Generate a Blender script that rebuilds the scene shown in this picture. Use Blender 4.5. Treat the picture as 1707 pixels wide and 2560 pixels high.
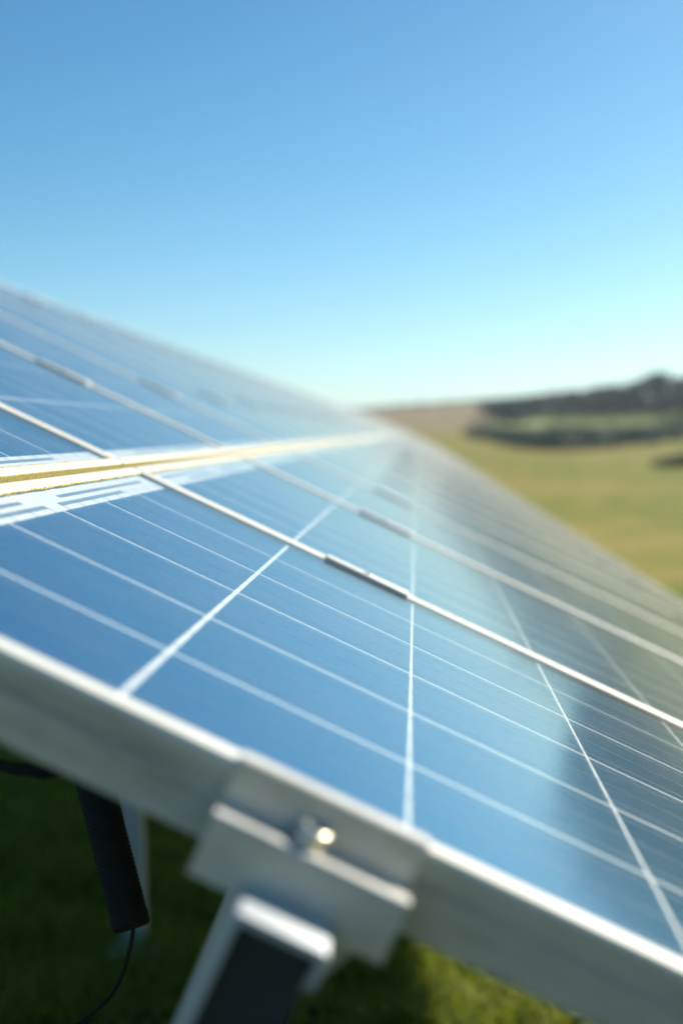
import bpy, bmesh, math, random
import numpy as np
from mathutils import Matrix, Vector

random.seed(4)
rng = np.random.default_rng(7)
sc = bpy.context.scene
for o in list(bpy.data.objects):
    bpy.data.objects.remove(o)
col = sc.collection
D = math.radians

# ------------------------------------------------------------------ camera
TILT = D(24.967)                      # tilt of the panel table, facing right (+x)
H0 = 1.535                            # height of the table's reference point above the ground
cu, su = math.cos(TILT), math.sin(TILT)


def P(u, v, n=0.0):                   # table coordinates (down the slope, along the row, off the glass) -> world
    return Vector((u * cu + n * su, v, -u * su + n * cu + H0))


CAM = P(0.2360, -0.6876, 0.1816)
right = Vector((0.998648, 0.051974, 0.0)).normalized()
fwd = Vector((-0.051894, 0.997080, -0.056015)).normalized()
up = right.cross(fwd).normalized()
cam_d = bpy.data.cameras.new('camera')
cam = bpy.data.objects.new('camera', cam_d)
col.objects.link(cam)
cam.matrix_world = Matrix(((right.x, up.x, -fwd.x, CAM.x), (right.y, up.y, -fwd.y, CAM.y),
                           (right.z, up.z, -fwd.z, CAM.z), (0, 0, 0, 1)))
cam_d.sensor_fit = 'VERTICAL'
cam_d.sensor_height = 36.0
cam_d.sensor_width = 24.0
cam_d.lens = 50.0
cam_d.clip_start = 0.02
cam_d.clip_end = 9000
cam_d.dof.use_dof = True
cam_d.dof.focus_distance = 1.28
cam_d.dof.aperture_fstop = 3.2
sc.camera = cam

# ------------------------------------------------------------------ sky, sun, exposure
SUN_AZ, SUN_EL = D(50), D(28)         # to the right of the row direction (+y), above the horizon
w = bpy.data.worlds.new('World')
sc.world = w
w.use_nodes = True
nt = w.node_tree
nt.nodes.clear()
sky = nt.nodes.new('ShaderNodeTexSky')
sky.sky_type = 'NISHITA'
sky.sun_disc = False
sky.sun_elevation = SUN_EL
sky.sun_rotation = SUN_AZ
sky.altitude = 300
sky.air_density = 0.7
sky.dust_density = 0.9
sky.ozone_density = 2.0
bg = nt.nodes.new('ShaderNodeBackground')
bg.inputs['Strength'].default_value = 0.082
wo = nt.nodes.new('ShaderNodeOutputWorld')
tint = nt.nodes.new('ShaderNodeMix')  # camera white balance of the clear sky, the same in every direction
tint.data_type, tint.blend_type = 'RGBA', 'MULTIPLY'
tint.inputs[0].default_value = 1.0
tint.inputs[7].default_value = (0.80, 0.975, 0.925, 1)
nt.links.new(sky.outputs[0], tint.inputs[6])
sat = nt.nodes.new('ShaderNodeHueSaturation')
sat.inputs['Saturation'].default_value = 1.27
nt.links.new(tint.outputs[2], sat.inputs['Color'])
nt.links.new(sat.outputs[0], bg.inputs[0])
nt.links.new(bg.outputs[0], wo.inputs[0])

sd = bpy.data.lights.new('sun', 'SUN')
sd.energy = 5.0
sd.angle = D(0.5)
sd.color = (1.0, 0.93, 0.82)
so = bpy.data.objects.new('sun', sd)
col.objects.link(so)
S = Vector((math.cos(SUN_EL) * math.sin(SUN_AZ), math.cos(SUN_EL) * math.cos(SUN_AZ), math.sin(SUN_EL)))
so.rotation_euler = S.to_track_quat('Z', 'Y').to_euler()
so.location = (20, 20, 20)

sc.view_settings.view_transform = 'Standard'
sc.view_settings.look = 'None'
sc.view_settings.exposure = 0.9
sc.view_settings.gamma = 1.0
sc.view_settings.use_curve_mapping = False
sc.cycles.use_denoising = True
sc.cycles.max_bounces = 8
sc.cycles.transparent_max_bounces = 12


# ------------------------------------------------------------------ materials
def new_mat(name):
    m = bpy.data.materials.new(name)
    m.use_nodes = True
    t = m.node_tree
    return m, t, t.nodes['Principled BSDF'], t.nodes['Material Output']


def N(t, kind, **kw):
    n = t.nodes.new(kind)
    for k, v in kw.items():
        setattr(n, k, v)
    return n


def mix_rgb(t, fac, a, b, blend='MIX'):
    n = N(t, 'ShaderNodeMix', data_type='RGBA', blend_type=blend)
    for sock, val in ((n.inputs[0], fac), (n.inputs[6], a), (n.inputs[7], b)):
        if hasattr(val, 'links'):
            t.links.new(val, sock)
        elif isinstance(val, (int, float)):
            sock.default_value = val
        else:
            sock.default_value = (*val, 1)
    return n.outputs[2]


def noise(t, scale, detail=3, rough=0.5, coord='Object'):
    tc = N(t, 'ShaderNodeTexCoord')
    n = N(t, 'ShaderNodeTexNoise')
    n.inputs['Scale'].default_value = scale
    n.inputs['Detail'].default_value = detail
    n.inputs['Roughness'].default_value = rough
    t.links.new(tc.outputs[coord], n.inputs['Vector'])
    return n.outputs['Fac']


def ramp(t, fac, stops):
    r = N(t, 'ShaderNodeValToRGB')
    e = r.color_ramp.elements
    while len(e) < len(stops):
        e.new(0.5)
    for i, (p, c) in enumerate(stops):
        e[i].position = p
        e[i].color = (*c, 1)
    t.links.new(fac, r.inputs[0])
    return r.outputs[0]


def mat_metal(name, base, metallic, rough, var=0.12, scale=60, bump=0.0):
    m, t, b, o = new_mat(name)
    f = noise(t, scale, 4, 0.6)
    c = mix_rgb(t, f, [x * (1 - var) for x in base], [min(1, x * (1 + var)) for x in base])
    t.links.new(c, b.inputs['Base Color'])
    b.inputs['Metallic'].default_value = metallic
    rr = N(t, 'ShaderNodeMapRange')
    rr.inputs[3].default_value = rough * 0.8
    rr.inputs[4].default_value = rough * 1.25
    t.links.new(f, rr.inputs[0])
    t.links.new(rr.outputs[0], b.inputs['Roughness'])
    if bump:
        bp = N(t, 'ShaderNodeBump')
        bp.inputs['Strength'].default_value = bump
        bp.inputs['Distance'].default_value = 0.001
        t.links.new(f, bp.inputs['Height'])
        t.links.new(bp.outputs[0], b.inputs['Normal'])
    return m


M = {}

M['alu_clamp'] = mat_metal('extruded_aluminium', (0.60, 0.57, 0.50), 0.3, 0.42, 0.18, 60)
M['galv'] = mat_metal('galvanised_steel', (0.48, 0.50, 0.50), 0.3, 0.5, 0.15, 25)
M['steel'] = mat_metal('stainless_steel', (0.78, 0.70, 0.56), 1.0, 0.30, 0.08, 200)
M['ribbon'] = mat_metal('tinned_ribbon', (0.42, 0.46, 0.50), 0.85, 0.30, 0.10, 80)
M['bus'] = mat_metal('bus_ribbon_metal', (0.52, 0.56, 0.60), 0.85, 0.35, 0.08, 60)
M['shade_fill'] = mat_metal('shade_fill_grey', (0.022, 0.026, 0.028), 0, 0.7, 0.3, 60)
M['black'] = mat_metal('black_plastic', (0.003, 0.0035, 0.004), 0.0, 0.8, 0.2, 120)

# anodised frame: smudged outer wall, with shade painted in darker than the lip
m, t, b, o = new_mat('shaded_smudged_aluminium')
tc = N(t, 'ShaderNodeTexCoord')
mp = N(t, 'ShaderNodeMapping')
mp.inputs['Scale'].default_value = (0.35, 0.35, 2.2)
t.links.new(tc.outputs['Object'], mp.inputs[0])
nz = N(t, 'ShaderNodeTexNoise')
nz.inputs['Scale'].default_value = 42
nz.inputs['Detail'].default_value = 5
nz.inputs['Roughness'].default_value = 0.65
t.links.new(mp.outputs[0], nz.inputs['Vector'])
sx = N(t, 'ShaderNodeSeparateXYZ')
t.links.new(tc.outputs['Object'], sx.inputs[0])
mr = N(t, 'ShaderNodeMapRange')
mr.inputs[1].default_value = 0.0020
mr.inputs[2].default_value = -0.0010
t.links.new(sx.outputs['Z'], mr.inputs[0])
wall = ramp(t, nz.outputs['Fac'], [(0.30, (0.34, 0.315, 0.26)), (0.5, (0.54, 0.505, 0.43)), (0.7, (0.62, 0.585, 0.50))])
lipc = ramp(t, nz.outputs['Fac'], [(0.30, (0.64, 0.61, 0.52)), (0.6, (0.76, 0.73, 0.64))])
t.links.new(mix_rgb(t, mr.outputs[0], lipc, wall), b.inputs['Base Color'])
b.inputs['Metallic'].default_value = 0.25
b.inputs['Roughness'].default_value = 0.46
M['alu'] = m

# lichen-stained aluminium on the rails along the row gap
m, t, b, o = new_mat('lichen_stained_aluminium')
tc = N(t, 'ShaderNodeTexCoord')
nz = N(t, 'ShaderNodeTexNoise')
nz.inputs['Scale'].default_value = 260
nz.inputs['Detail'].default_value = 6
nz.inputs['Roughness'].default_value = 0.7
t.links.new(tc.outputs['Object'], nz.inputs['Vector'])
sx = N(t, 'ShaderNodeSeparateXYZ')
t.links.new(tc.outputs['Object'], sx.inputs[0])
mr = N(t, 'ShaderNodeMapRange')              # grows on the side below the lip, not on top
mr.inputs[1].default_value = 0.0039
mr.inputs[2].default_value = 0.0024
t.links.new(sx.outputs['Z'], mr.inputs[0])
lich = ramp(t, nz.outputs['Fac'], [(0.30, (0.16, 0.135, 0.03)), (0.5, (0.36, 0.31, 0.085)), (0.75, (0.52, 0.46, 0.20))])
c = mix_rgb(t, mr.outputs[0], (0.56, 0.535, 0.47), lich)
t.links.new(c, b.inputs['Base Color'])
mm = N(t, 'ShaderNodeMath', operation='MULTIPLY_ADD')
mm.inputs[1].default_value = -0.5
mm.inputs[2].default_value = 0.5
t.links.new(mr.outputs[0], mm.inputs[0])
t.links.new(mm.outputs[0], b.inputs['Metallic'])
b.inputs['Roughness'].default_value = 0.6
bp = N(t, 'ShaderNodeBump')
bp.inputs['Strength'].default_value = 0.5
bp.inputs['Distance'].default_value = 0.001
t.links.new(nz.outputs['Fac'], bp.inputs['Height'])
t.links.new(bp.outputs[0], b.inputs['Normal'])
M['lichen_alu'] = m

m, t, b, o = new_mat('yellow_lichen')
f = noise(t, 180, 5, 0.7)
t.links.new(ramp(t, f, [(0.3, (0.28, 0.22, 0.05)), (0.7, (0.60, 0.50, 0.18))]), b.inputs['Base Color'])
b.inputs['Roughness'].default_value = 0.9
M['lichen'] = m

m, t, b, o = new_mat('white_backsheet')
f = noise(t, 30, 3)
t.links.new(mix_rgb(t, f, (0.69, 0.69, 0.665), (0.77, 0.77, 0.745)), b.inputs['Base Color'])
b.inputs['Roughness'].default_value = 0.6
M['backsheet'] = m

# blue polycrystalline cell: nitride coat mirrors the sky in blue; thin silver grid fingers every 2.4 mm
m, t, b, o = new_mat('blue_silicon_cell')
tc = N(t, 'ShaderNodeTexCoord')
sx = N(t, 'ShaderNodeSeparateXYZ')
t.links.new(tc.outputs['Object'], sx.inputs[0])
dv = N(t, 'ShaderNodeMath', operation='DIVIDE')
dv.inputs[1].default_value = 0.0024
t.links.new(sx.outputs['X'], dv.inputs[0])
fr = N(t, 'ShaderNodeMath', operation='FRACT')
t.links.new(dv.outputs[0], fr.inputs[0])
lt = N(t, 'ShaderNodeMath', operation='LESS_THAN')
lt.inputs[1].default_value = 0.2
t.links.new(fr.outputs[0], lt.inputs[0])
oi = N(t, 'ShaderNodeObjectInfo')
vor = N(t, 'ShaderNodeTexVoronoi')
vor.inputs['Scale'].default_value = 120
ad = N(t, 'ShaderNodeVectorMath', operation='ADD')
t.links.new(tc.outputs['Object'], ad.inputs[0])
t.links.new(oi.outputs['Location'], ad.inputs[1])
t.links.new(ad.outputs[0], vor.inputs['Vector'])
sv = N(t, 'ShaderNodeSeparateColor')
t.links.new(vor.outputs['Color'], sv.inputs[0])
base = mix_rgb(t, sv.outputs[0], (0.018, 0.25, 0.43), (0.022, 0.27, 0.455))
rmix = N(t, 'ShaderNodeMath', operation='MULTIPLY')
rmix.inputs[1].default_value = 0.8
t.links.new(oi.outputs['Random'], rmix.inputs[0])
base = mix_rgb(t, rmix.outputs[0], base, (0.020, 0.225, 0.41))
base = mix_rgb(t, lt.outputs[0], base, (0.42, 0.62, 0.72))
t.links.new(base, b.inputs['Base Color'])
b.inputs['Metallic'].default_value = 0.92
b.inputs['Roughness'].default_value = 0.19
b.inputs['Specular IOR Level'].default_value = 0.3
M['cell'] = m

# front glass: mirrors by Fresnel, lets the rest through; a little dust
m, t, b, o = new_mat('panel_glass')
t.nodes.remove(b)
fres = N(t, 'ShaderNodeFresnel')
fres.inputs['IOR'].default_value = 1.38
geo = N(t, 'ShaderNodeNewGeometry')
inv = N(t, 'ShaderNodeMath', operation='SUBTRACT')
inv.inputs[0].default_value = 1.0
t.links.new(geo.outputs['Backfacing'], inv.inputs[1])
ff = N(t, 'ShaderNodeMath', operation='MULTIPLY')
t.links.new(fres.outputs[0], ff.inputs[0])
t.links.new(inv.outputs[0], ff.inputs[1])
tr = N(t, 'ShaderNodeBsdfTransparent')
tr.inputs[0].default_value = (0.97, 0.985, 0.98, 1)
gl = N(t, 'ShaderNodeBsdfGlossy')
gl.inputs['Roughness'].default_value = 0.10
du = N(t, 'ShaderNodeBsdfDiffuse')
du.inputs[0].default_value = (0.45, 0.43, 0.38, 1)
dn = noise(t, 9, 6, 0.65)
dr = N(t, 'ShaderNodeMapRange')
dr.inputs[1].default_value = 0.42
dr.inputs[2].default_value = 0.7
dr.inputs[3].default_value = 0.0015
dr.inputs[4].default_value = 0.007
t.links.new(dn, dr.inputs[0])
dt = N(t, 'ShaderNodeVectorMath', operation='DOT_PRODUCT')   # thin dust film: path through it grows with slant
t.links.new(geo.outputs['Normal'], dt.inputs[0])
t.links.new(geo.outputs['Incoming'], dt.inputs[1])
da = N(t, 'ShaderNodeMath', operation='ABSOLUTE')
t.links.new(dt.outputs['Value'], da.inputs[0])
dx_ = N(t, 'ShaderNodeMath', operation='MAXIMUM')
dx_.inputs[1].default_value = 0.004
t.links.new(da.outputs[0], dx_.inputs[0])
dq = N(t, 'ShaderNodeMath', operation='DIVIDE')
spk = N(t, 'ShaderNodeTexVoronoi')
spk.inputs['Scale'].default_value = 70
tcs = N(t, 'ShaderNodeTexCoord')
t.links.new(tcs.outputs['Object'], spk.inputs['Vector'])
sl = N(t, 'ShaderNodeMath', operation='LESS_THAN')
sl.inputs[1].default_value = 0.045
t.links.new(spk.outputs['Distance'], sl.inputs[0])
sm_ = N(t, 'ShaderNodeMath', operation='MULTIPLY_ADD')
sm_.inputs[1].default_value = 0.08
t.links.new(sl.outputs[0], sm_.inputs[0])
t.links.new(dr.outputs[0], sm_.inputs[2])
t.links.new(sm_.outputs[0], dq.inputs[0])
t.links.new(dx_.outputs[0], dq.inputs[1])
dp = N(t, 'ShaderNodeMath', operation='POWER')               # coverage = 1 - exp(-tau / cos)
dp.inputs[0].default_value = 0.3679
t.links.new(dq.outputs[0], dp.inputs[1])
dc = N(t, 'ShaderNodeMath', operation='SUBTRACT')
dc.inputs[0].default_value = 1.0
t.links.new(dp.outputs[0], dc.inputs[1])
dm = N(t, 'ShaderNodeMath', operation='MULTIPLY')
t.links.new(dc.outputs[0], dm.inputs[0])
t.links.new(inv.outputs[0], dm.inputs[1])
m1 = N(t, 'ShaderNodeMixShader')
t.links.new(dm.outputs[0], m1.inputs[0])
t.links.new(du.outputs[0], m1.inputs[2])
m2 = N(t, 'ShaderNodeMixShader')
t.links.new(ff.outputs[0], m2.inputs[0])
t.links.new(tr.outputs[0], m2.inputs[1])
t.links.new(gl.outputs[0], m2.inputs[2])
t.links.new(m2.outputs[0], m1.inputs[1])
t.links.new(m1.outputs[0], o.inputs[0])
M['glass'] = m


def mat_ground(name, stops, s1, s2, rough=0.95):
    m, t, b, o = new_mat(name)
    a = noise(t, s1, 5, 0.6)
    c2 = noise(t, s2, 4, 0.6)
    mx = N(t, 'ShaderNodeMath', operation='MULTIPLY_ADD')
    mx.inputs[1].default_value = 0.5
    t.links.new(a, mx.inputs[0])
    mu = N(t, 'ShaderNodeMath', operation='MULTIPLY')
    mu.inputs[1].default_value = 0.5
    t.links.new(c2, mu.inputs[0])
    t.links.new(mu.outputs[0], mx.inputs[2])
    t.links.new(ramp(t, mx.outputs[0], stops), b.inputs['Base Color'])
    b.inputs['Roughness'].default_value = rough
    b.inputs['Specular IOR Level'].default_value = 0.1
    return m


M['meadow'] = mat_ground('meadow_grass', [(0.42, (0.105, 0.140, 0.011)), (0.49, (0.185, 0.178, 0.020)), (0.56, (0.26, 0.205, 0.050))], 0.07, 1.1)
M['hay'] = mat_ground('dry_hay_field', [(0.35, (0.21, 0.165, 0.08)), (0.65, (0.27, 0.21, 0.11))], 0.03, 0.3)
M['crop'] = mat_ground('young_crop_field', [(0.35, (0.19, 0.225, 0.07)), (0.65, (0.25, 0.28, 0.095))], 0.05, 0.5)
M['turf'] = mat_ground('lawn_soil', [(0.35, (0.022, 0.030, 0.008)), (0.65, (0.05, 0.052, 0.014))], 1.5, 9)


def mat_leaf(name, c0, c1, trans=0.3):
    m, t, b, o = new_mat(name)
    oi_ = N(t, 'ShaderNodeNewGeometry')
    c = mix_rgb(t, oi_.outputs['Random Per Island'], c0, c1)
    t.links.new(c, b.inputs['Base Color'])
    b.inputs['Roughness'].default_value = 0.6
    b.inputs['Specular IOR Level'].default_value = 0.25
    tl = N(t, 'ShaderNodeBsdfTranslucent')
    t.links.new(c, tl.inputs[0])
    mx = N(t, 'ShaderNodeMixShader')
    mx.inputs[0].default_value = trans
    t.links.new(b.outputs[0], mx.inputs[1])
    t.links.new(tl.outputs[0], mx.inputs[2])
    t.links.new(mx.outputs[0], o.inputs[0])
    return m


M['blade'] = mat_leaf('grass_blades', (0.13, 0.195, 0.014), (0.30, 0.31, 0.045), 0.55)
M['wood'] = mat_leaf('woodland_leaves', (0.022, 0.052, 0.048), (0.040, 0.078, 0.070), 0.12)
M['dark_clumps'] = mat_leaf('dark_leaves', (0.020, 0.050, 0.030), (0.040, 0.075, 0.042), 0.1)
M['sapling'] = mat_leaf('young_leaves', (0.16, 0.22, 0.05), (0.24, 0.29, 0.08), 0.4)
M['bark'] = mat_metal('bark', (0.07, 0.05, 0.035), 0, 0.9, 0.3, 8)


# ------------------------------------------------------------------ mesh helpers
def mesh_from(name, verts, faces, mat, smooth=False):
    me = bpy.data.meshes.new(name)
    me.from_pydata([tuple(v) for v in verts], [], faces)
    me.materials.append(mat)
    if smooth:
        for p in me.polygons:
            p.use_smooth = True
    me.update()
    return me


class MB:
    def __init__(s):
        s.v, s.f = [], []

    def box(s, a, b):
        i = len(s.v)
        (x0, y0, z0), (x1, y1, z1) = a, b
        s.v += [(x0, y0, z0), (x1, y0, z0), (x1, y1, z0), (x0, y1, z0), (x0, y0, z1), (x1, y0, z1), (x1, y1, z1), (x0, y1, z1)]
        s.f += [tuple(i + k for k in q) for q in ((3, 2, 1, 0), (4, 5, 6, 7), (0, 1, 5, 4), (1, 2, 6, 5), (2, 3, 7, 6), (3, 0, 4, 7))]
        return s

    def extrude(s, ring0, ring1):
        i, n = len(s.v), len(ring0)
        s.v += list(ring0) + list(ring1)
        for k in range(n):
            s.f.append((i + k, i + (k + 1) % n, i + n + (k + 1) % n, i + n + k))
        s.f.append(tuple(i + k for k in reversed(range(n))))
        s.f.append(tuple(i + n + k for k in range(n)))
        return s

    def tube(s, pts, radii, seg=12):
        i0 = len(s.v)
        pts = [Vector(p) for p in pts]
        for k, p in enumerate(pts):
            d = (pts[min(k + 1, len(pts) - 1)] - pts[max(k - 1, 0)]).normalized()
            a = d.cross(Vector((0.31, 0.9, 0.2))).normalized()
            b2 = d.cross(a)
            for j in range(seg):
                an = 2 * math.pi * j / seg
                s.v.append(tuple(p + (a * math.cos(an) + b2 * math.sin(an)) * radii[k]))
        for k in range(len(pts) - 1):
            for j in range(seg):
                a0, a1 = i0 + k * seg + j, i0 + k * seg + (j + 1) % seg
                s.f.append((a0, a1, a1 + seg, a0 + seg))
        s.f.append(tuple(i0 + j for j in reversed(range(seg))))
        e = i0 + (len(pts) - 1) * seg
        s.f.append(tuple(e + j for j in range(seg)))
        return s

    def mesh(s, name, mat, smooth=False, recalc=True, bevel=0.0):
        me = mesh_from(name, s.v, s.f, mat, smooth)
        if recalc or bevel:
            bm = bmesh.new()
            bm.from_mesh(me)
            bmesh.ops.recalc_face_normals(bm, faces=bm.faces)
            if bevel:
                es = [e for e in bm.edges if len(e.link_faces) == 2 and e.calc_face_angle(0) > 0.6]
                bmesh.ops.bevel(bm, geom=es, offset=bevel, segments=3, affect='EDGES', profile=0.5, clamp_overlap=True)
                for fc in bm.faces:
                    fc.smooth = True
            bm.to_mesh(me)
            bm.free()
        return me


def obj(name, me, parent=None):
    o = bpy.data.objects.new(name, me)
    col.objects.link(o)
    if parent:
        o.parent = parent
    return o


def tag(o, label, cat, group=None, kind=None):
    if label:
        o['label'] = label
    if cat:
        o['category'] = cat
    if group:
        o['group'] = group
    if kind:
        o['kind'] = kind
    return o


def table_empty(name, u, v, n=0.0):   # an Empty lying in the tilted table plane
    o = bpy.data.objects.new(name, None)
    col.objects.link(o)
    o.location = P(u, v, n)
    o.rotation_euler = (0, TILT, 0)
    o.empty_display_size = 0.1
    return o


# ------------------------------------------------------------------ terrain
def smooth(x, a, b):
    q = np.clip((x - a) / (b - a), 0, 1)
    return q * q * (3 - 2 * q)


RR = np.array([0, 40, 60, 97, 140, 200, 260, 320, 420, 700, 1500, 4000], float)


def height(x, y):
    x, y = np.asarray(x, float), np.asarray(y, float)
    dx, dy = x - CAM.x, y - CAM.y
    r = np.hypot(dx, dy)
    az = np.degrees(np.arctan2(dx, dy))
    crest = np.interp(az, [-60, -20, -2, 2.5, 6, 15, 60], [0.3, 0.45, 0.88, 1.22, 1.22, 1.5, 1.2])
    zc = CAM.z + 320 * np.tan(np.radians(crest))
    base = [0, 0, 0.12, 0.50, 1.48, 3.70, 5.9]
    f = np.clip(zc / 8.2, 0.2, 1.3)
    z = np.interp(r, RR[:7], base) * f
    far = smooth(r, 260, 320)
    z = np.where(r > 260, 5.9 * f * (1 - far) + zc * far, z)
    z = np.where(r > 320, zc - smooth(r, 320, 1500) * (zc + 6), z)
    side = 1 - 0.85 * smooth(np.abs(az), 50, 110)
    z = z * side
    z = z + 0.06 * np.sin(x * 0.031 + 1.0) * np.sin(y * 0.027) * smooth(r, 30, 120) * smooth(-r, -330, -250)
    return z


radii = np.concatenate([[0.0], np.linspace(1.0, 40, 28), np.geomspace(42, 340, 80), np.geomspace(355, 4200, 22)])
azs = np.concatenate([np.linspace(-180, -24, 30)[:-1], np.linspace(-24, 40, 110), np.linspace(40, 180, 26)[1:-1]])
nr, na = len(radii), len(azs)
A, Rr = np.meshgrid(np.radians(azs), radii)
X, Y = CAM.x + Rr * np.sin(A), CAM.y + Rr * np.cos(A)
Z = height(X, Y)
verts = np.stack([X, Y, Z], -1).reshape(-1, 3)
faces, mids = [], []
for i in range(nr - 1):
    for j in range(na):
        j2 = (j + 1) % na
        q = (i * na + j, (i + 1) * na + j, (i + 1) * na + j2, i * na + j2)
        faces.append(q)
        r_, a_ = (radii[i] + radii[i + 1]) / 2, azs[j] + 0.3
        k = 0
        if 150 < r_ < 420 and a_ < 3.3 and a_ > -24:
            k = 1
        elif 142 < r_ < 420 and 3.3 <= a_ < 40:
            k = 2
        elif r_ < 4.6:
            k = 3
        mids.append(k)
me = bpy.data.meshes.new('ground')
me.from_pydata(verts.tolist(), [], faces)
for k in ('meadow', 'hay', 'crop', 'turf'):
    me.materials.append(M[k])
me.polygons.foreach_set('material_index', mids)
me.polygons.foreach_set('use_smooth', [True] * len(mids))
bm = bmesh.new()
bm.from_mesh(me)
bmesh.ops.remove_doubles(bm, verts=[v_ for v_ in bm.verts if v_.index < na], dist=1e-4)
bmesh.ops.recalc_face_normals(bm, faces=bm.faces)
if sum(fc.normal.z for fc in bm.faces) < 0:
    bmesh.ops.reverse_faces(bm, faces=bm.faces)
bm.to_mesh(me)
bm.free()
ground = obj('ground', me)
tag(ground, 'rolling meadow with dry hay strip rising to a low crest', None, kind='structure')


# ------------------------------------------------------------------ vegetation masses
def leaf_mass(centres, radii3, counts, size, seed):
    r = np.random.default_rng(seed)
    vs, fs = [], []
    base = 0
    for c, rad, n, sz in zip(centres, radii3, counts, size):
        d = r.normal(size=(n, 3))
        d /= np.linalg.norm(d, axis=1)[:, None]
        rr = r.uniform(0.45, 1.0, n)[:, None] ** 0.5
        lump = 1 + 0.22 * np.sin(d[:, :1] * 5 + c[0]) * np.sin(d[:, 1:2] * 4 + c[1]) + 0.15 * np.sin(d[:, 2:3] * 7 + c[0])
        p = np.array(c) + d * rr * lump * np.array(rad)
        a = r.normal(size=(n, 3))
        a /= np.linalg.norm(a, axis=1)[:, None]
        b_ = np.cross(a, r.normal(size=(n, 3)))
        b_ /= np.linalg.norm(b_, axis=1)[:, None]
        s_ = (sz * r.uniform(0.6, 1.3, n))[:, None]
        quad = np.stack([p - a * s_, p + b_ * s_ * 0.6, p + a * s_, p - b_ * s_ * 0.6], 1).reshape(-1, 3)
        vs.append(quad)
        idx = np.arange(n * 4).reshape(-1, 4) + base
        fs.append(idx)
        base += n * 4
    return np.concatenate(vs), np.concatenate(fs)


def stuff_mesh(name, v, f, mat):
    me = bpy.data.meshes.new(name)
    me.vertices.add(len(v))
    me.vertices.foreach_set('co', v.ravel())
    k = f.shape[1]
    me.loops.add(f.size)
    me.loops.foreach_set('vertex_index', f.ravel())
    me.polygons.add(len(f))
    me.polygons.foreach_set('loop_start', np.arange(0, f.size, k))
    me.polygons.foreach_set('loop_total', np.full(len(f), k))
    me.materials.append(mat)
    me.update(calc_edges=True)
    me.validate()
    return me


def polar(az, r):
    a = math.radians(az)
    return CAM.x + r * math.sin(a), CAM.y + r * math.cos(a)


# wood on the hillside: crown tops follow the skyline, higher to the right
cen, rad, cnt, siz = [], [], [], []
az = 3.2
while az < 40:
    for depth in range(6):
        a_ = az + rng.uniform(-0.35, 0.35)
        r_ = float(np.interp(a_, [3, 3.5, 4.2, 5.0, 12, 15, 40], [205, 172, 176, 196, 196, 172, 172])) + depth * 17 + rng.uniform(-5, 5)
        x, y = polar(a_, r_)
        z0 = float(height(x, y))
        top_el = float(np.interp(a_, [3.2, 5, 6.7, 8.3, 9.0, 9.5, 9.9, 11.2, 12.7, 14.0, 15.5, 18, 22, 40],
                                 [1.28, 1.46, 1.64, 1.86, 2.04, 2.32, 2.12, 2.0, 2.2, 3.6, 4.9, 5.8, 6.1, 5.6]))
        hgt = CAM.z + r_ * math.tan(math.radians(top_el)) - z0 + rng.uniform(-0.35, 0.15)
        if hgt < 1.2:
            continue
        cen.append((x, y, z0 + hgt * 0.52))
        rw = max(1.6, min(4.2, hgt * 0.42))
        rad.append((rw, rw, hgt * 0.5))
        cnt.append(200)
        siz.append(0.32 + hgt * 0.035)
    az += 0.33
v_, f_ = leaf_mass(cen, rad, cnt, siz, 3)
o = obj('wood', stuff_mesh('wood', v_, f_, M['wood']))
tag(o, 'dark wood covering the hill on the right skyline', 'wood', kind='stuff')

# far tree line just behind the crest
cen, rad, cnt, siz = [], [], [], []
for az in np.arange(-6, 4.5, 0.16):
    r_ = 352 + rng.uniform(-6, 6)
    x, y = polar(az, r_)
    top_el = float(np.interp(az, [-6, -2, 0.5, 2.5, 4.5], [0.80, 0.98, 1.16, 1.32, 1.42])) + rng.uniform(-0.04, 0.04)
    zt = CAM.z + r_ * math.tan(math.radians(top_el))
    z0 = float(height(x, y))
    hh = max(1.0, zt - z0)
    cen.append((x, y, z0 + hh * 0.5))
    rad.append((1.3, 1.3, hh * 0.52))
    cnt.append(70)
    siz.append(0.35)
v_, f_ = leaf_mass(cen, rad, cnt, siz, 5)
o = obj('far_tree_line', stuff_mesh('far_tree_line', v_, f_, M['wood']))
tag(o, 'thin dark line of trees along the far crest, left of the wood', 'tree line', kind='stuff')

# dark leaf clumps standing in for the shadow lens below the wood
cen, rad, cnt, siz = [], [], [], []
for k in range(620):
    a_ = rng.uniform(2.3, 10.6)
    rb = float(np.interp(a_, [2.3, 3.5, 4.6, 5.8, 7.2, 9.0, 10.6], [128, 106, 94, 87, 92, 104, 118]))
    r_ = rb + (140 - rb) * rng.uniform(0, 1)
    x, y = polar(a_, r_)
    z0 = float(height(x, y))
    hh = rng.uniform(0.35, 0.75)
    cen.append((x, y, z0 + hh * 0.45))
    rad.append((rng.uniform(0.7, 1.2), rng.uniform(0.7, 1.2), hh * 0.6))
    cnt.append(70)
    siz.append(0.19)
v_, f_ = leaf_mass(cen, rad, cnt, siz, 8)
o = obj('dark_clumps', stuff_mesh('dark_clumps', v_, f_, M['dark_clumps']))
tag(o, 'dark low leaf clumps put in for the shadow lens below the hillside wood', 'dark_clumps', kind='stuff')

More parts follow.
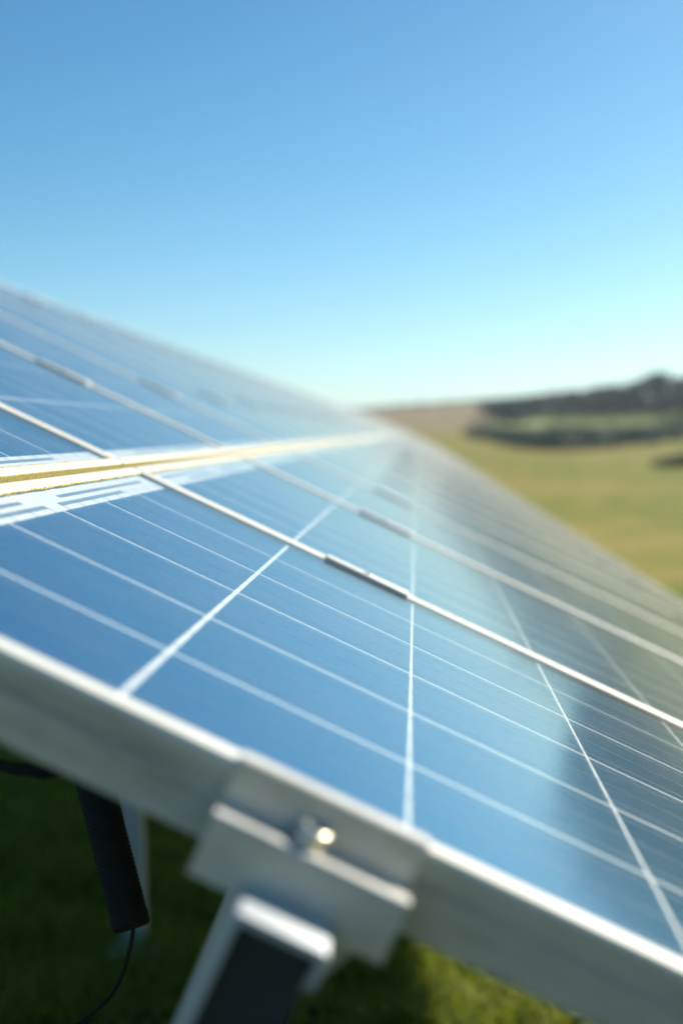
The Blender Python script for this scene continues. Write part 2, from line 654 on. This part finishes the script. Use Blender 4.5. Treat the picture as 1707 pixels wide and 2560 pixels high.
# rows of young trees above the dark clumps
cen, rad, cnt, siz = [], [], [], []
for az in np.arange(5.2, 12.5, 0.36):
    for r_ in (150,):
        x, y = polar(az + rng.uniform(-.03, .03), r_)
        z0 = float(height(x, y))
        hh = rng.uniform(1.0, 1.7)
        cen.append((x, y, z0 + hh * 0.55))
        rad.append((0.34, 0.34, hh * 0.5))
        cnt.append(110)
        siz.append(0.12)
v_, f_ = leaf_mass(cen, rad, cnt, siz, 11)
o = obj('young_tree_rows', stuff_mesh('young_tree_rows', v_, f_, M['sapling']))
tag(o, 'pale green rows of young trees between the dark clumps and the wood', 'young trees', kind='stuff')

# dark leafy clump reaching into the right edge of the picture
leaf_clump = bpy.data.objects.new('leaf_clump', None)
col.objects.link(leaf_clump)
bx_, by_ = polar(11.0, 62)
leaf_clump.location = (bx_, by_, float(height(bx_, by_)))
tag(leaf_clump, 'dark spreading leafy clump on the meadow at the right edge', 'leaf_clump')
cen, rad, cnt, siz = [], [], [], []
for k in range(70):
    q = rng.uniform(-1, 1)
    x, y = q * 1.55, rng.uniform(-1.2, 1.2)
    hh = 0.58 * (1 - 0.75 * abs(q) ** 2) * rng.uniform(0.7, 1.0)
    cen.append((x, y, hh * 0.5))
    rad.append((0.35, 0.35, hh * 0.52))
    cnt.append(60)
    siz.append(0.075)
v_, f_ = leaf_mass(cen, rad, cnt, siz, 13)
obj('foliage', stuff_mesh('foliage', v_, f_, M['dark_clumps']), leaf_clump)
mb = MB()
for k in range(9):
    q = rng.uniform(-1.2, 1.2)
    mb.tube([(q * 0.3, rng.uniform(-.2, .2), -0.03), (q * 0.8, rng.uniform(-.5, .5), 0.18), (q, rng.uniform(-.8, .8), 0.36)], [0.02, 0.014, 0.006], 6)
obj('stems', mb.mesh('stems', M['bark']), leaf_clump)


# near grass: real blades wherever the picture looks on the ground close by
def grass(n, x0, x1, y0, y1, hmin, hmax, wid, seed):
    r = np.random.default_rng(seed)
    x = r.uniform(x0, x1, n)
    y = r.uniform(y0, y1, n)
    clump = 0.5 + 0.5 * np.sin(x * 7.1 + 2 * np.sin(y * 3.3)) * np.sin(y * 6.3 + 1.7 * np.sin(x * 2.9))
    keep = r.uniform(0, 1, n) < (0.35 + 0.65 * clump) * np.where(x < 0.1, 0.3, 1.0)   # growth thinned under the table to deepen the shade there
    x, y, clump = x[keep], y[keep], clump[keep]
    n = len(x)
    z = height(x, y)
    h = r.uniform(hmin, hmax, n) * (0.6 + 0.7 * clump)
    a = r.uniform(0, 2 * np.pi, n)
    ln = r.uniform(0.5, 1.5, n) * h
    wd = wid * r.uniform(0.7, 1.4, n)
    ca, sa = np.cos(a), np.sin(a)
    b_ = r.uniform(0, 2 * np.pi, n)
    lx, ly = np.cos(b_) * ln, np.sin(b_) * ln
    p = lambda dx, dy, dz: np.stack([x + dx, y + dy, z + dz], -1)
    q = np.stack([p(-ca * wd, -sa * wd, -0.005), p(ca * wd, sa * wd, -0.005),
                  p(ca * wd * .7 + lx * .35, sa * wd * .7 + ly * .35, h * .6),
                  p(-ca * wd * .7 + lx * .35, -sa * wd * .7 + ly * .35, h * .6),
                  p(lx, ly, h)], 1).reshape(-1, 3)
    i = np.arange(n)[:, None] * 5
    tri = np.concatenate([i + np.array([[0, 1, 2]]), i + np.array([[0, 2, 3]]), i + np.array([[3, 2, 4]])], 0)
    return q, tri


parts = [grass(120000, -1.6, 2.2, 1.4, 4.6, 0.03, 0.09, 0.0045, 21),
         grass(60000, -2.2, 3.5, 4.6, 9.5, 0.04, 0.10, 0.008, 22)]
vs, fs, bs = [], [], 0
for q, tri in parts:
    vs.append(q)
    fs.append(tri + bs)
    bs += len(q)
o = obj('grass', stuff_mesh('grass', np.concatenate(vs), np.concatenate(fs), M['blade']))
tag(o, 'short tufted green grass under and beside the panel table', 'grass', kind='stuff')

# ------------------------------------------------------------------ solar panels
PITCH, CELL_U, CELL_V = 0.1585, 0.1560, 0.1543
W_CELLS = 6 * PITCH
V_IN, V_OUT = 0.0030, 0.0205          # white rim and frame beyond the outer strings
COLS = 72
STEP = 2 * V_OUT + W_CELLS + 0.006    # panel width plus the gap the clamps sit in
TOP, BOT = 0.0046, -0.0375


def rail_profile(lip):
    return [(0, 0.0020), (0.0004, 0.0033), (0.0016, TOP), (lip - 0.0008, TOP), (lip, 0.0040), (lip, 0.0035), (0.0022, 0.0035), (0.0022, -0.0355),
            (0.025, -0.0355), (0.025, BOT), (0, BOT), (0, -0.0128), (0.0014, -0.0122), (0.0014, -0.0070), (0, -0.0064)]


def panel_kit(sgn, in_a, out_a, in_b, out_b):
    """meshes of one kind of panel; s runs from the cell edge at the row gap outwards along sgn*u; local origin at s=0, v=0"""
    s_end = 10 * PITCH
    smin, smax = -out_a, s_end + out_b
    vmin, vmax = -V_OUT, W_CELLS + V_OUT
    K = {}

    def X_(s):
        return sgn * s

    def rail(kind, mat):
        mb = MB()
        if kind in ('near', 'far'):
            pr = rail_profile(V_OUT - V_IN)
            y = (lambda q: vmin + q) if kind == 'near' else (lambda q: vmax - q)
            g = 0.0003
            mb.extrude([(X_(smin + q + g), y(q), z) for q, z in pr], [(X_(smax - q - g), y(q), z) for q, z in pr])
        else:
            lip = (out_a - in_a) if kind == 'a' else (out_b - in_b)
            pr = rail_profile(lip)
            xx = (lambda q: smin + q) if kind == 'a' else (lambda q: smax - q)
            g = 0.0003
            mb.extrude([(X_(xx(q)), vmin + min(q, 0.015) + g, z) for q, z in pr],
                       [(X_(xx(q)), vmax - min(q, 0.015) - g, z) for q, z in pr])
        return mb.mesh('frame_rail', mat)

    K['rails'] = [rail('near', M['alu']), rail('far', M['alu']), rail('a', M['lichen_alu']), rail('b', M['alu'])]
    fr_ = MB()
    for r_ in K['rails']:
        i = len(fr_.v)
        fr_.v += [tuple(v.co) for v in r_.vertices]
        fr_.f += [tuple(i + k for k in p.vertices) for p in r_.polygons]
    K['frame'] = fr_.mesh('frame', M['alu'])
    xs = sorted((X_(smin + 0.0024), X_(smax - 0.0024)))
    K['backsheet'] = MB().box((xs[0], vmin + .0024, -0.0030), (xs[1], vmax - .0024, -0.00012)).mesh('backsheet', M['backsheet'])
    K['glass'] = MB().box((xs[0], vmin + .0024, 0.0006), (xs[1], vmax - .0024, 0.0034)).mesh('glass', M['glass'])
    gu, gv = (PITCH - CELL_U) / 2, (PITCH - CELL_V) / 2
    xc = sorted((0.0, X_(CELL_U)))
    K['cell'] = MB().box((xc[0], 0, -0.00006), (xc[1], CELL_V, 0)).mesh('cell', M['cell'])
    K['cellpos'] = [(i, j, X_(i * PITCH + (0.0 if i == 0 else gu)), j * PITCH + gv) for i in range(10) for j in range(6)]

    def sheet(ids):
        mb = MB()
        for i, j, x, y in K['cellpos']:
            if (i, j) in ids:
                mb.box((x + xc[0], y, -0.00006), (x + xc[1], y + CELL_V, 0))
        return mb.mesh('cell_sheet', M['cell'])
    K['sheet'] = sheet
    K['all'] = {(i, j) for i in range(10) for j in range(6)}
    K['sheet_all'] = sheet(K['all'])
    xb = sorted((X_(-0.0125), X_(s_end - 0.004)))
    K['ribbon'] = MB().box((xb[0], -0.0006, 0.00002), (xb[1], 0.0006, 0.00012)).mesh('tabbing_ribbon', M['ribbon'])
    K['bus'] = []
    for (s0, s1, v0, v1) in ((0.0190, 0.0242, 0.534, 0.905), (0.0070, 0.0127, 0.500, 0.757), (0.0190, 0.0242, 0.046, 0.417), (0.0070, 0.0127, 0.194, 0.451)):
        x_ = sorted((X_(-s0), X_(-s1)))
        K['bus'].append(MB().box((x_[0], v0, -0.00010), (x_[1], v1, 0.00010)).mesh('bus_ribbon', M['bus']))
    # lichen along the seam of glass and frame at the row gap
    mb = MB()
    r = random.Random(3)
    k = 0
    y = vmin + 0.014
    while y < vmax - 0.014:
        L = r.uniform(0.004, 0.010)
        wv = r.uniform(0.0006, 0.0018)
        hh = r.uniform(0.0005, 0.0012)
        x_ = sorted((X_(-in_a - 0.0002), X_(-in_a + wv)))
        mb.box((x_[0], y, 0.00342), (x_[1], y + L, 0.0034 + hh))
        y += L + r.uniform(0, 0.0008)
    K['seam'] = mb.mesh('lichen_seam', M['lichen'])
    return K


KIT = {'lower': panel_kit(1, 0.0335, 0.0485, 0.0110, 0.0230), 'upper': panel_kit(-1, 0.0270, 0.0390, 0.0110, 0.0230)}
U0 = {'lower': 0.0, 'upper': -0.0995}

BW, BH = 1707.0, 2560.0
FPX = 50.0 / 36.0 * BH


def px(p):                            # where a point falls in the picture (only used to decide how finely to split)
    d = p - CAM
    z = d.dot(fwd)
    if z < 0.05:
        return None
    return BW / 2 + FPX * d.dot(right) / z, BH / 2 - FPX * d.dot(up) / z


ORD = ['first', 'second', 'third', 'fourth', 'fifth', 'sixth', 'seventh', 'eighth', 'ninth', 'tenth']


def panel(row, k):
    kit, u0, v0 = KIT[row], U0[row], k * STEP
    e = table_empty('solar_panel', u0, v0)
    sg = 1 if row == 'lower' else -1
    if k == 0:
        lab = ('nearest panel of the lower row, bolted end clamp on its front frame' if row == 'lower'
               else 'nearest panel of the upper row, blue corner cut by the left picture edge')
    elif k < 8:
        lab = f'{ORD[k]} blue solar panel from the near end in the {row} row'
    else:
        lab = f'far panel of the {row} row, blurred into the run towards the skyline'
    tag(e, lab, 'solar panel', 'solar panels of the tilted table' if k < 8 else f'far panels of the {row} row')
    obj('backsheet', kit['backsheet'], e)
    obj('glass', kit['glass'], e)
    if k < 8:
        for i, r_ in enumerate(kit['rails']):
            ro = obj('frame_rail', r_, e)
            if i == 2:
                gap_rail = ro
                ro['label'] = 'short rail at the row gap, stained with yellow lichen'
    else:
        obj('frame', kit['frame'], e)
    if k < 4:
        rest = set()
        for (i, j, x, y) in kit['cellpos']:
            vis = False
            for a in (0, 0.5, 1):
                for b_ in (0, 0.5, 1):
                    q = px(P(u0 + x + sg * a * CELL_U, v0 + y + b_ * CELL_V))
                    if q and -30 < q[0] < BW + 30 and -30 < q[1] < BH + 30:
                        vis = True
            if vis:
                c_ = obj('cell', kit['cell'], e)
                c_.location = (x, y, 0)
            else:
                rest.add((i, j))
        if rest:
            tag(obj('cell_sheet', kit['sheet'](rest), e), None, None, kind='stuff')
    else:
        tag(obj('cell_sheet', kit['sheet_all'], e), None, None, kind='stuff')
    if k < 8:
        for b_ in kit['bus']:
            obj('bus_ribbon', b_, e)
        obj('lichen_seam', kit['seam'], gap_rail)
    if k < 3:
        for j in range(6):
            for fr_ in (0.147, 0.5, 0.853):
                r_ = obj('tabbing_ribbon', kit['ribbon'], e)
                r_.location = (0, (j + fr_) * PITCH, 0)
    return e


for k in range(COLS):
    panel('lower', k)
    panel('upper', k)

# ------------------------------------------------------------------ clamps
# mid clamps in the gaps between neighbouring panels: pressed hat profile with a bolt
LEN = 0.105
prof = [(-0.0190, TOP + .0001), (-0.0190, 0.0070), (-0.0182, 0.0076), (0.0182, 0.0076), (0.0190, 0.0070),
        (0.0190, TOP + .0001), (0.0026, TOP + .0001), (0.0026, -0.012), (-0.0026, -0.012), (-0.0026, TOP + .0001)]
mid_me = MB().extrude([(-LEN / 2, y, z) for y, z in prof], [(LEN / 2, y, z) for y, z in prof]).mesh('clamp_body', M['alu_clamp'], bevel=0.0006)


def lathe(prof, seg):
    mb = MB()
    mb.v = [(r_ * math.cos(2 * math.pi * j / seg), r_ * math.sin(2 * math.pi * j / seg), z) for r_, z in prof for j in range(seg)]
    for k in range(len(prof) - 1):
        for j in range(seg):
            a0, a1 = k * seg + j, k * seg + (j + 1) % seg
            mb.f.append((a0, a1, a1 + seg, a0 + seg))
    mb.f.append(tuple(range(seg)))
    e = (len(prof) - 1) * seg
    mb.f.append(tuple(e + j for j in range(seg)))
    return mb


bolt_me = lathe([(0.0040, 0.0), (0.0062, 0.0), (0.0066, 0.0006), (0.0066, 0.0052), (0.0058, 0.0068), (0.0040, 0.0074), (0.0036, 0.0055), (0.0010, 0.0055)], 24).mesh('bolt', M['steel'], smooth=True)
for k in range(1, 13):
    v = k * STEP - V_OUT - 0.003
    for row, u, where in (('lower', 0.256, 'upper part'), ('lower', 1.30, 'foot'), ('upper', -0.412, 'lower part'), ('upper', -1.37, 'head')):
        q = px(P(u, v))
        if not q or not (-40 < q[0] < BW + 40 and -40 < q[1] < BH + 40):
            continue
        e = table_empty('mid_clamp', u, v)
        if k < 8:
            lab = f'silver clamp in the {where} of the {row}-row gap after the {ORD[k - 1]} panel'
            tag(e, lab, 'clamp', 'mid clamps between the panels')
        else:
            tag(e, f'blurred far clamp in the {where} of the {row} row', 'clamp', f'far mid clamps, {row} row {where}')
        obj('clamp_body', mid_me, e)
        b_ = obj('bolt', bolt_me, e)
        b_.location = (0, 0, 0.0075)
        b_.scale = (0.8, 0.8, 0.22)

# end clamp bolted beside the front frame of the nearest panel
U_A, U_B = 0.2265, 0.3250
V_F = -V_OUT
e = table_empty('end_clamp', (U_A + U_B) / 2, V_F, 0)
tag(e, 'stepped aluminium end clamp gripping the front frame of the nearest panel', 'clamp')
hl = (U_B - U_A) / 2


def clamp_prof(bottom):
    return [(0.0095, 0.0047), (0.0095, 0.0070), (0.0085, 0.0081), (-0.0030, 0.0081), (-0.0044, 0.0069), (-0.0044, -0.0150), (-0.0215, -0.0150), (-0.0225, -0.0136),
            (-0.0285, -0.0134), (-0.0298, -0.0140), (-0.0305, -0.0156), (-0.0305, bottom), (-0.0265, bottom), (-0.0265, -0.0190), (-0.0006, -0.0190), (-0.0006, 0.0047)]


# the leg straddles the purlin: three lengths of the same extrusion, the middle one cut short
PU_A, PU_B = 0.2525, 0.2985
mb = MB()
cuts = [U_A, PU_A - 0.002, PU_B + 0.002, U_B]
c0 = (U_A + U_B) / 2
for (a, b_, bottom) in ((cuts[0], cuts[1], -0.0450), (cuts[1], cuts[2], -0.0376), (cuts[2], cuts[3], -0.0450)):
    pr = clamp_prof(bottom)
    mb.extrude([(a - c0, y, z) for y, z in pr], [(b_ - c0, y, z) for y, z in pr])
me = mb.mesh('clamp_body', M['alu_clamp'])
obj('clamp_body', me, e)
b_ = obj('bolt', bolt_me, e)
b_.location = (0.2725 - c0, -0.0155, -0.0125)
b_.scale = (1.3, 1.3, 1.15)
bolt_o = b_
wsh = lathe([(0.0035, 0), (0.0092, 0), (0.0085, 0.0003), (0.0085, 0.0036), (0.0082, 0.0040), (0.0035, 0.0040)], 28).mesh('washer', M['steel'], smooth=False)
b_ = obj('washer', wsh, bolt_o)
b_.location = (0, 0, -0.0030)
b_.scale = (1 / 1.3, 1 / 1.3, 1 / 1.15)

# ------------------------------------------------------------------ purlin under the lower row, its open end showing below the clamp
PT = -0.0378
V_END = -0.088
e = table_empty('purlin', PU_A, V_END, PT)
tag(e, 'open-ended white metal purlin sticking out below the end clamp', 'beam')
wd = PU_B - PU_A
pr = [(0, -0.002), (0.002, 0), (wd - 0.002, 0), (wd, -0.002), (wd, -0.018), (wd - 0.0035, -0.018), (wd - 0.0035, -0.0045), (0.0045, -0.0045), (0.0045, -0.116),
      (wd, -0.116), (wd, -0.120), (0, -0.120)]
Lp = COLS * STEP + 0.1
obj('channel', MB().extrude([(x, 0, z) for x, z in pr], [(x, Lp, z) for x, z in pr]).mesh('channel', M['galv'], bevel=0.0008), e)
gus = [(0.0435, -0.006), (0.0435, -0.046), (0.050, -0.036), (0.062, -0.009)]
obj('shade_insert', MB().box((0.0048, 0.012, -0.1155), (wd - 0.004, 0.016, -0.0048)).mesh('shade_insert', M['shade_fill']), e)  # dark block added to stand in for shade inside the open channel
obj('gusset', MB().extrude([(x, 0.053, z) for x, z in gus], [(x, 0.0565, z) for x, z in gus]).mesh('gusset', M['galv']), e)

# purlin of the upper row and the post that carries it
PU = -0.60
e = table_empty('purlin', PU, V_END, PT)
tag(e, 'shaded metal purlin under the upper row, resting on the grey post', 'beam')
obj('channel', MB().extrude([(x, 0, z) for x, z in pr], [(x, Lp, z) for x, z in pr]).mesh('channel', M['galv']), e)
top = P(PU + 0.023, 3.60, PT - 0.120)
pe = bpy.data.objects.new('support_post', None)
col.objects.link(pe)
pe.location = (top.x + 0.02, 3.60, 0)
tag(pe, 'grey metal post standing in shaded grass behind the black conduit', 'post')
hp = top.z
pw = [(-0.032, -0.032), (0.032, -0.032), (0.032, 0.032), (-0.032, 0.032)]
obj('shaft', MB().extrude([(x, y, 0.008) for x, y in pw], [(x - 0.02, y, hp - 0.006) for x, y in pw]).mesh('shaft', M['galv'], bevel=0.004), pe)
obj('base_plate', MB().box((-0.08, -0.08, -0.004), (0.08, 0.08, 0.008)).mesh('base_plate', M['galv'], bevel=0.002), pe)
obj('head_plate', MB().box((-0.085, -0.06, hp - 0.012), (0.045, 0.06, hp - 0.004)).mesh('head_plate', M['galv'], bevel=0.002), pe)


# ------------------------------------------------------------------ conduit and cables hanging under the near panel
def at_v(x, y, v):                    # point on the plane across the row at v, given where the photograph shows it (1707-px pixels)
    d = right * ((x - BW / 2) / FPX) - up * ((y - BH / 2) / FPX) + fwd
    return CAM + d * ((v - CAM.y) / d.y)


a = at_v(215, 1870, 0.47)
b2 = at_v(327, 2305, 0.42)
dirn = (b2 - a).normalized()
a = a - dirn * 0.06
n_ = 240
pts = [a.lerp(b2, i / n_) for i in range(n_ + 1)]
rad_ = [0.0152 + (0.0004 if i % 4 in (0, 1) else -0.0003) for i in range(n_ + 1)]
rad_[0] = 0.006
me = MB().tube([tuple(p - a) for p in pts], rad_, 28).mesh('conduit_sleeve', M['black'], smooth=True)
e = bpy.data.objects.new('conduit', None)
col.objects.link(e)
e.location = a
tag(e, 'black ribbed conduit hanging under the nearest panel at lower left', 'conduit')
slv = obj('sleeve', me, e)
cap = lathe([(0.004, -0.008), (0.0150, -0.008), (0.0158, -0.007), (0.0158, 0.003), (0.0140, 0.005), (0.004, 0.005)], 28).mesh('end_cap', M['black'], smooth=False)
c_ = obj('end_cap', cap, slv)
c_.location = b2 - a
c_.rotation_euler = dirn.to_track_quat('Z', 'Y').to_euler()


def cable(name, pix, v, r_, label):
    ps = [at_v(x, y, vv) for (x, y), vv in zip(pix, v)]
    fine = []
    for i in range(len(ps) - 1):
        p0, p1, p2, p3 = ps[max(i - 1, 0)], ps[i], ps[i + 1], ps[min(i + 2, len(ps) - 1)]
        for s_ in range(10):
            q = s_ / 10
            fine.append(0.5 * ((2 * p1) + (p2 - p0) * q + (2 * p0 - 5 * p1 + 4 * p2 - p3) * q * q + (3 * p1 - p0 - 3 * p2 + p3) * q ** 3))
    fine.append(ps[-1])
    o0 = fine[0]
    o = obj(name, MB().tube([tuple(p - o0) for p in fine], [r_] * len(fine), 10).mesh(name, M['black'], smooth=True))
    o.location = o0
    tag(o, label, 'cable')
    return o


cable('cable', [(336, 2295), (326, 2370), (290, 2470), (215, 2545), (120, 2600)], [0.42, 0.42, 0.42, 0.43, 0.45], 0.0018,
      'thin black cable curving down from the conduit end')
cable('cable', [(-80, 1888), (10, 1915), (70, 1925), (120, 1932), (190, 1910), (260, 1880)], [0.30, 0.28, 0.27, 0.27, 0.29, 0.32], 0.004,
      'black cable sagging just below the front frame at the left edge')


# ------------------------------------------------------------------ thin summer haze in the air over the fields
HX, HZ0, HZ1 = 4400.0, -9.0, 34.0
hz = obj('haze', MB().box((-HX, -HX, HZ0), (HX, HX, HZ1)).mesh('haze', M['black']))
hm, t, b, o = new_mat('haze_air')
t.nodes.remove(b)
pv = N(t, 'ShaderNodeVolumePrincipled')
pv.inputs['Color'].default_value = (0.84, 0.93, 1.0, 1)
pv.inputs['Density'].default_value = 0.0004
pv.inputs['Anisotropy'].default_value = 0.3
t.links.new(pv.outputs[0], o.inputs['Volume'])
hz.data.materials.clear()
hz.data.materials.append(hm)
tag(hz, 'thin pale haze in the air over the fields', None, kind='stuff')
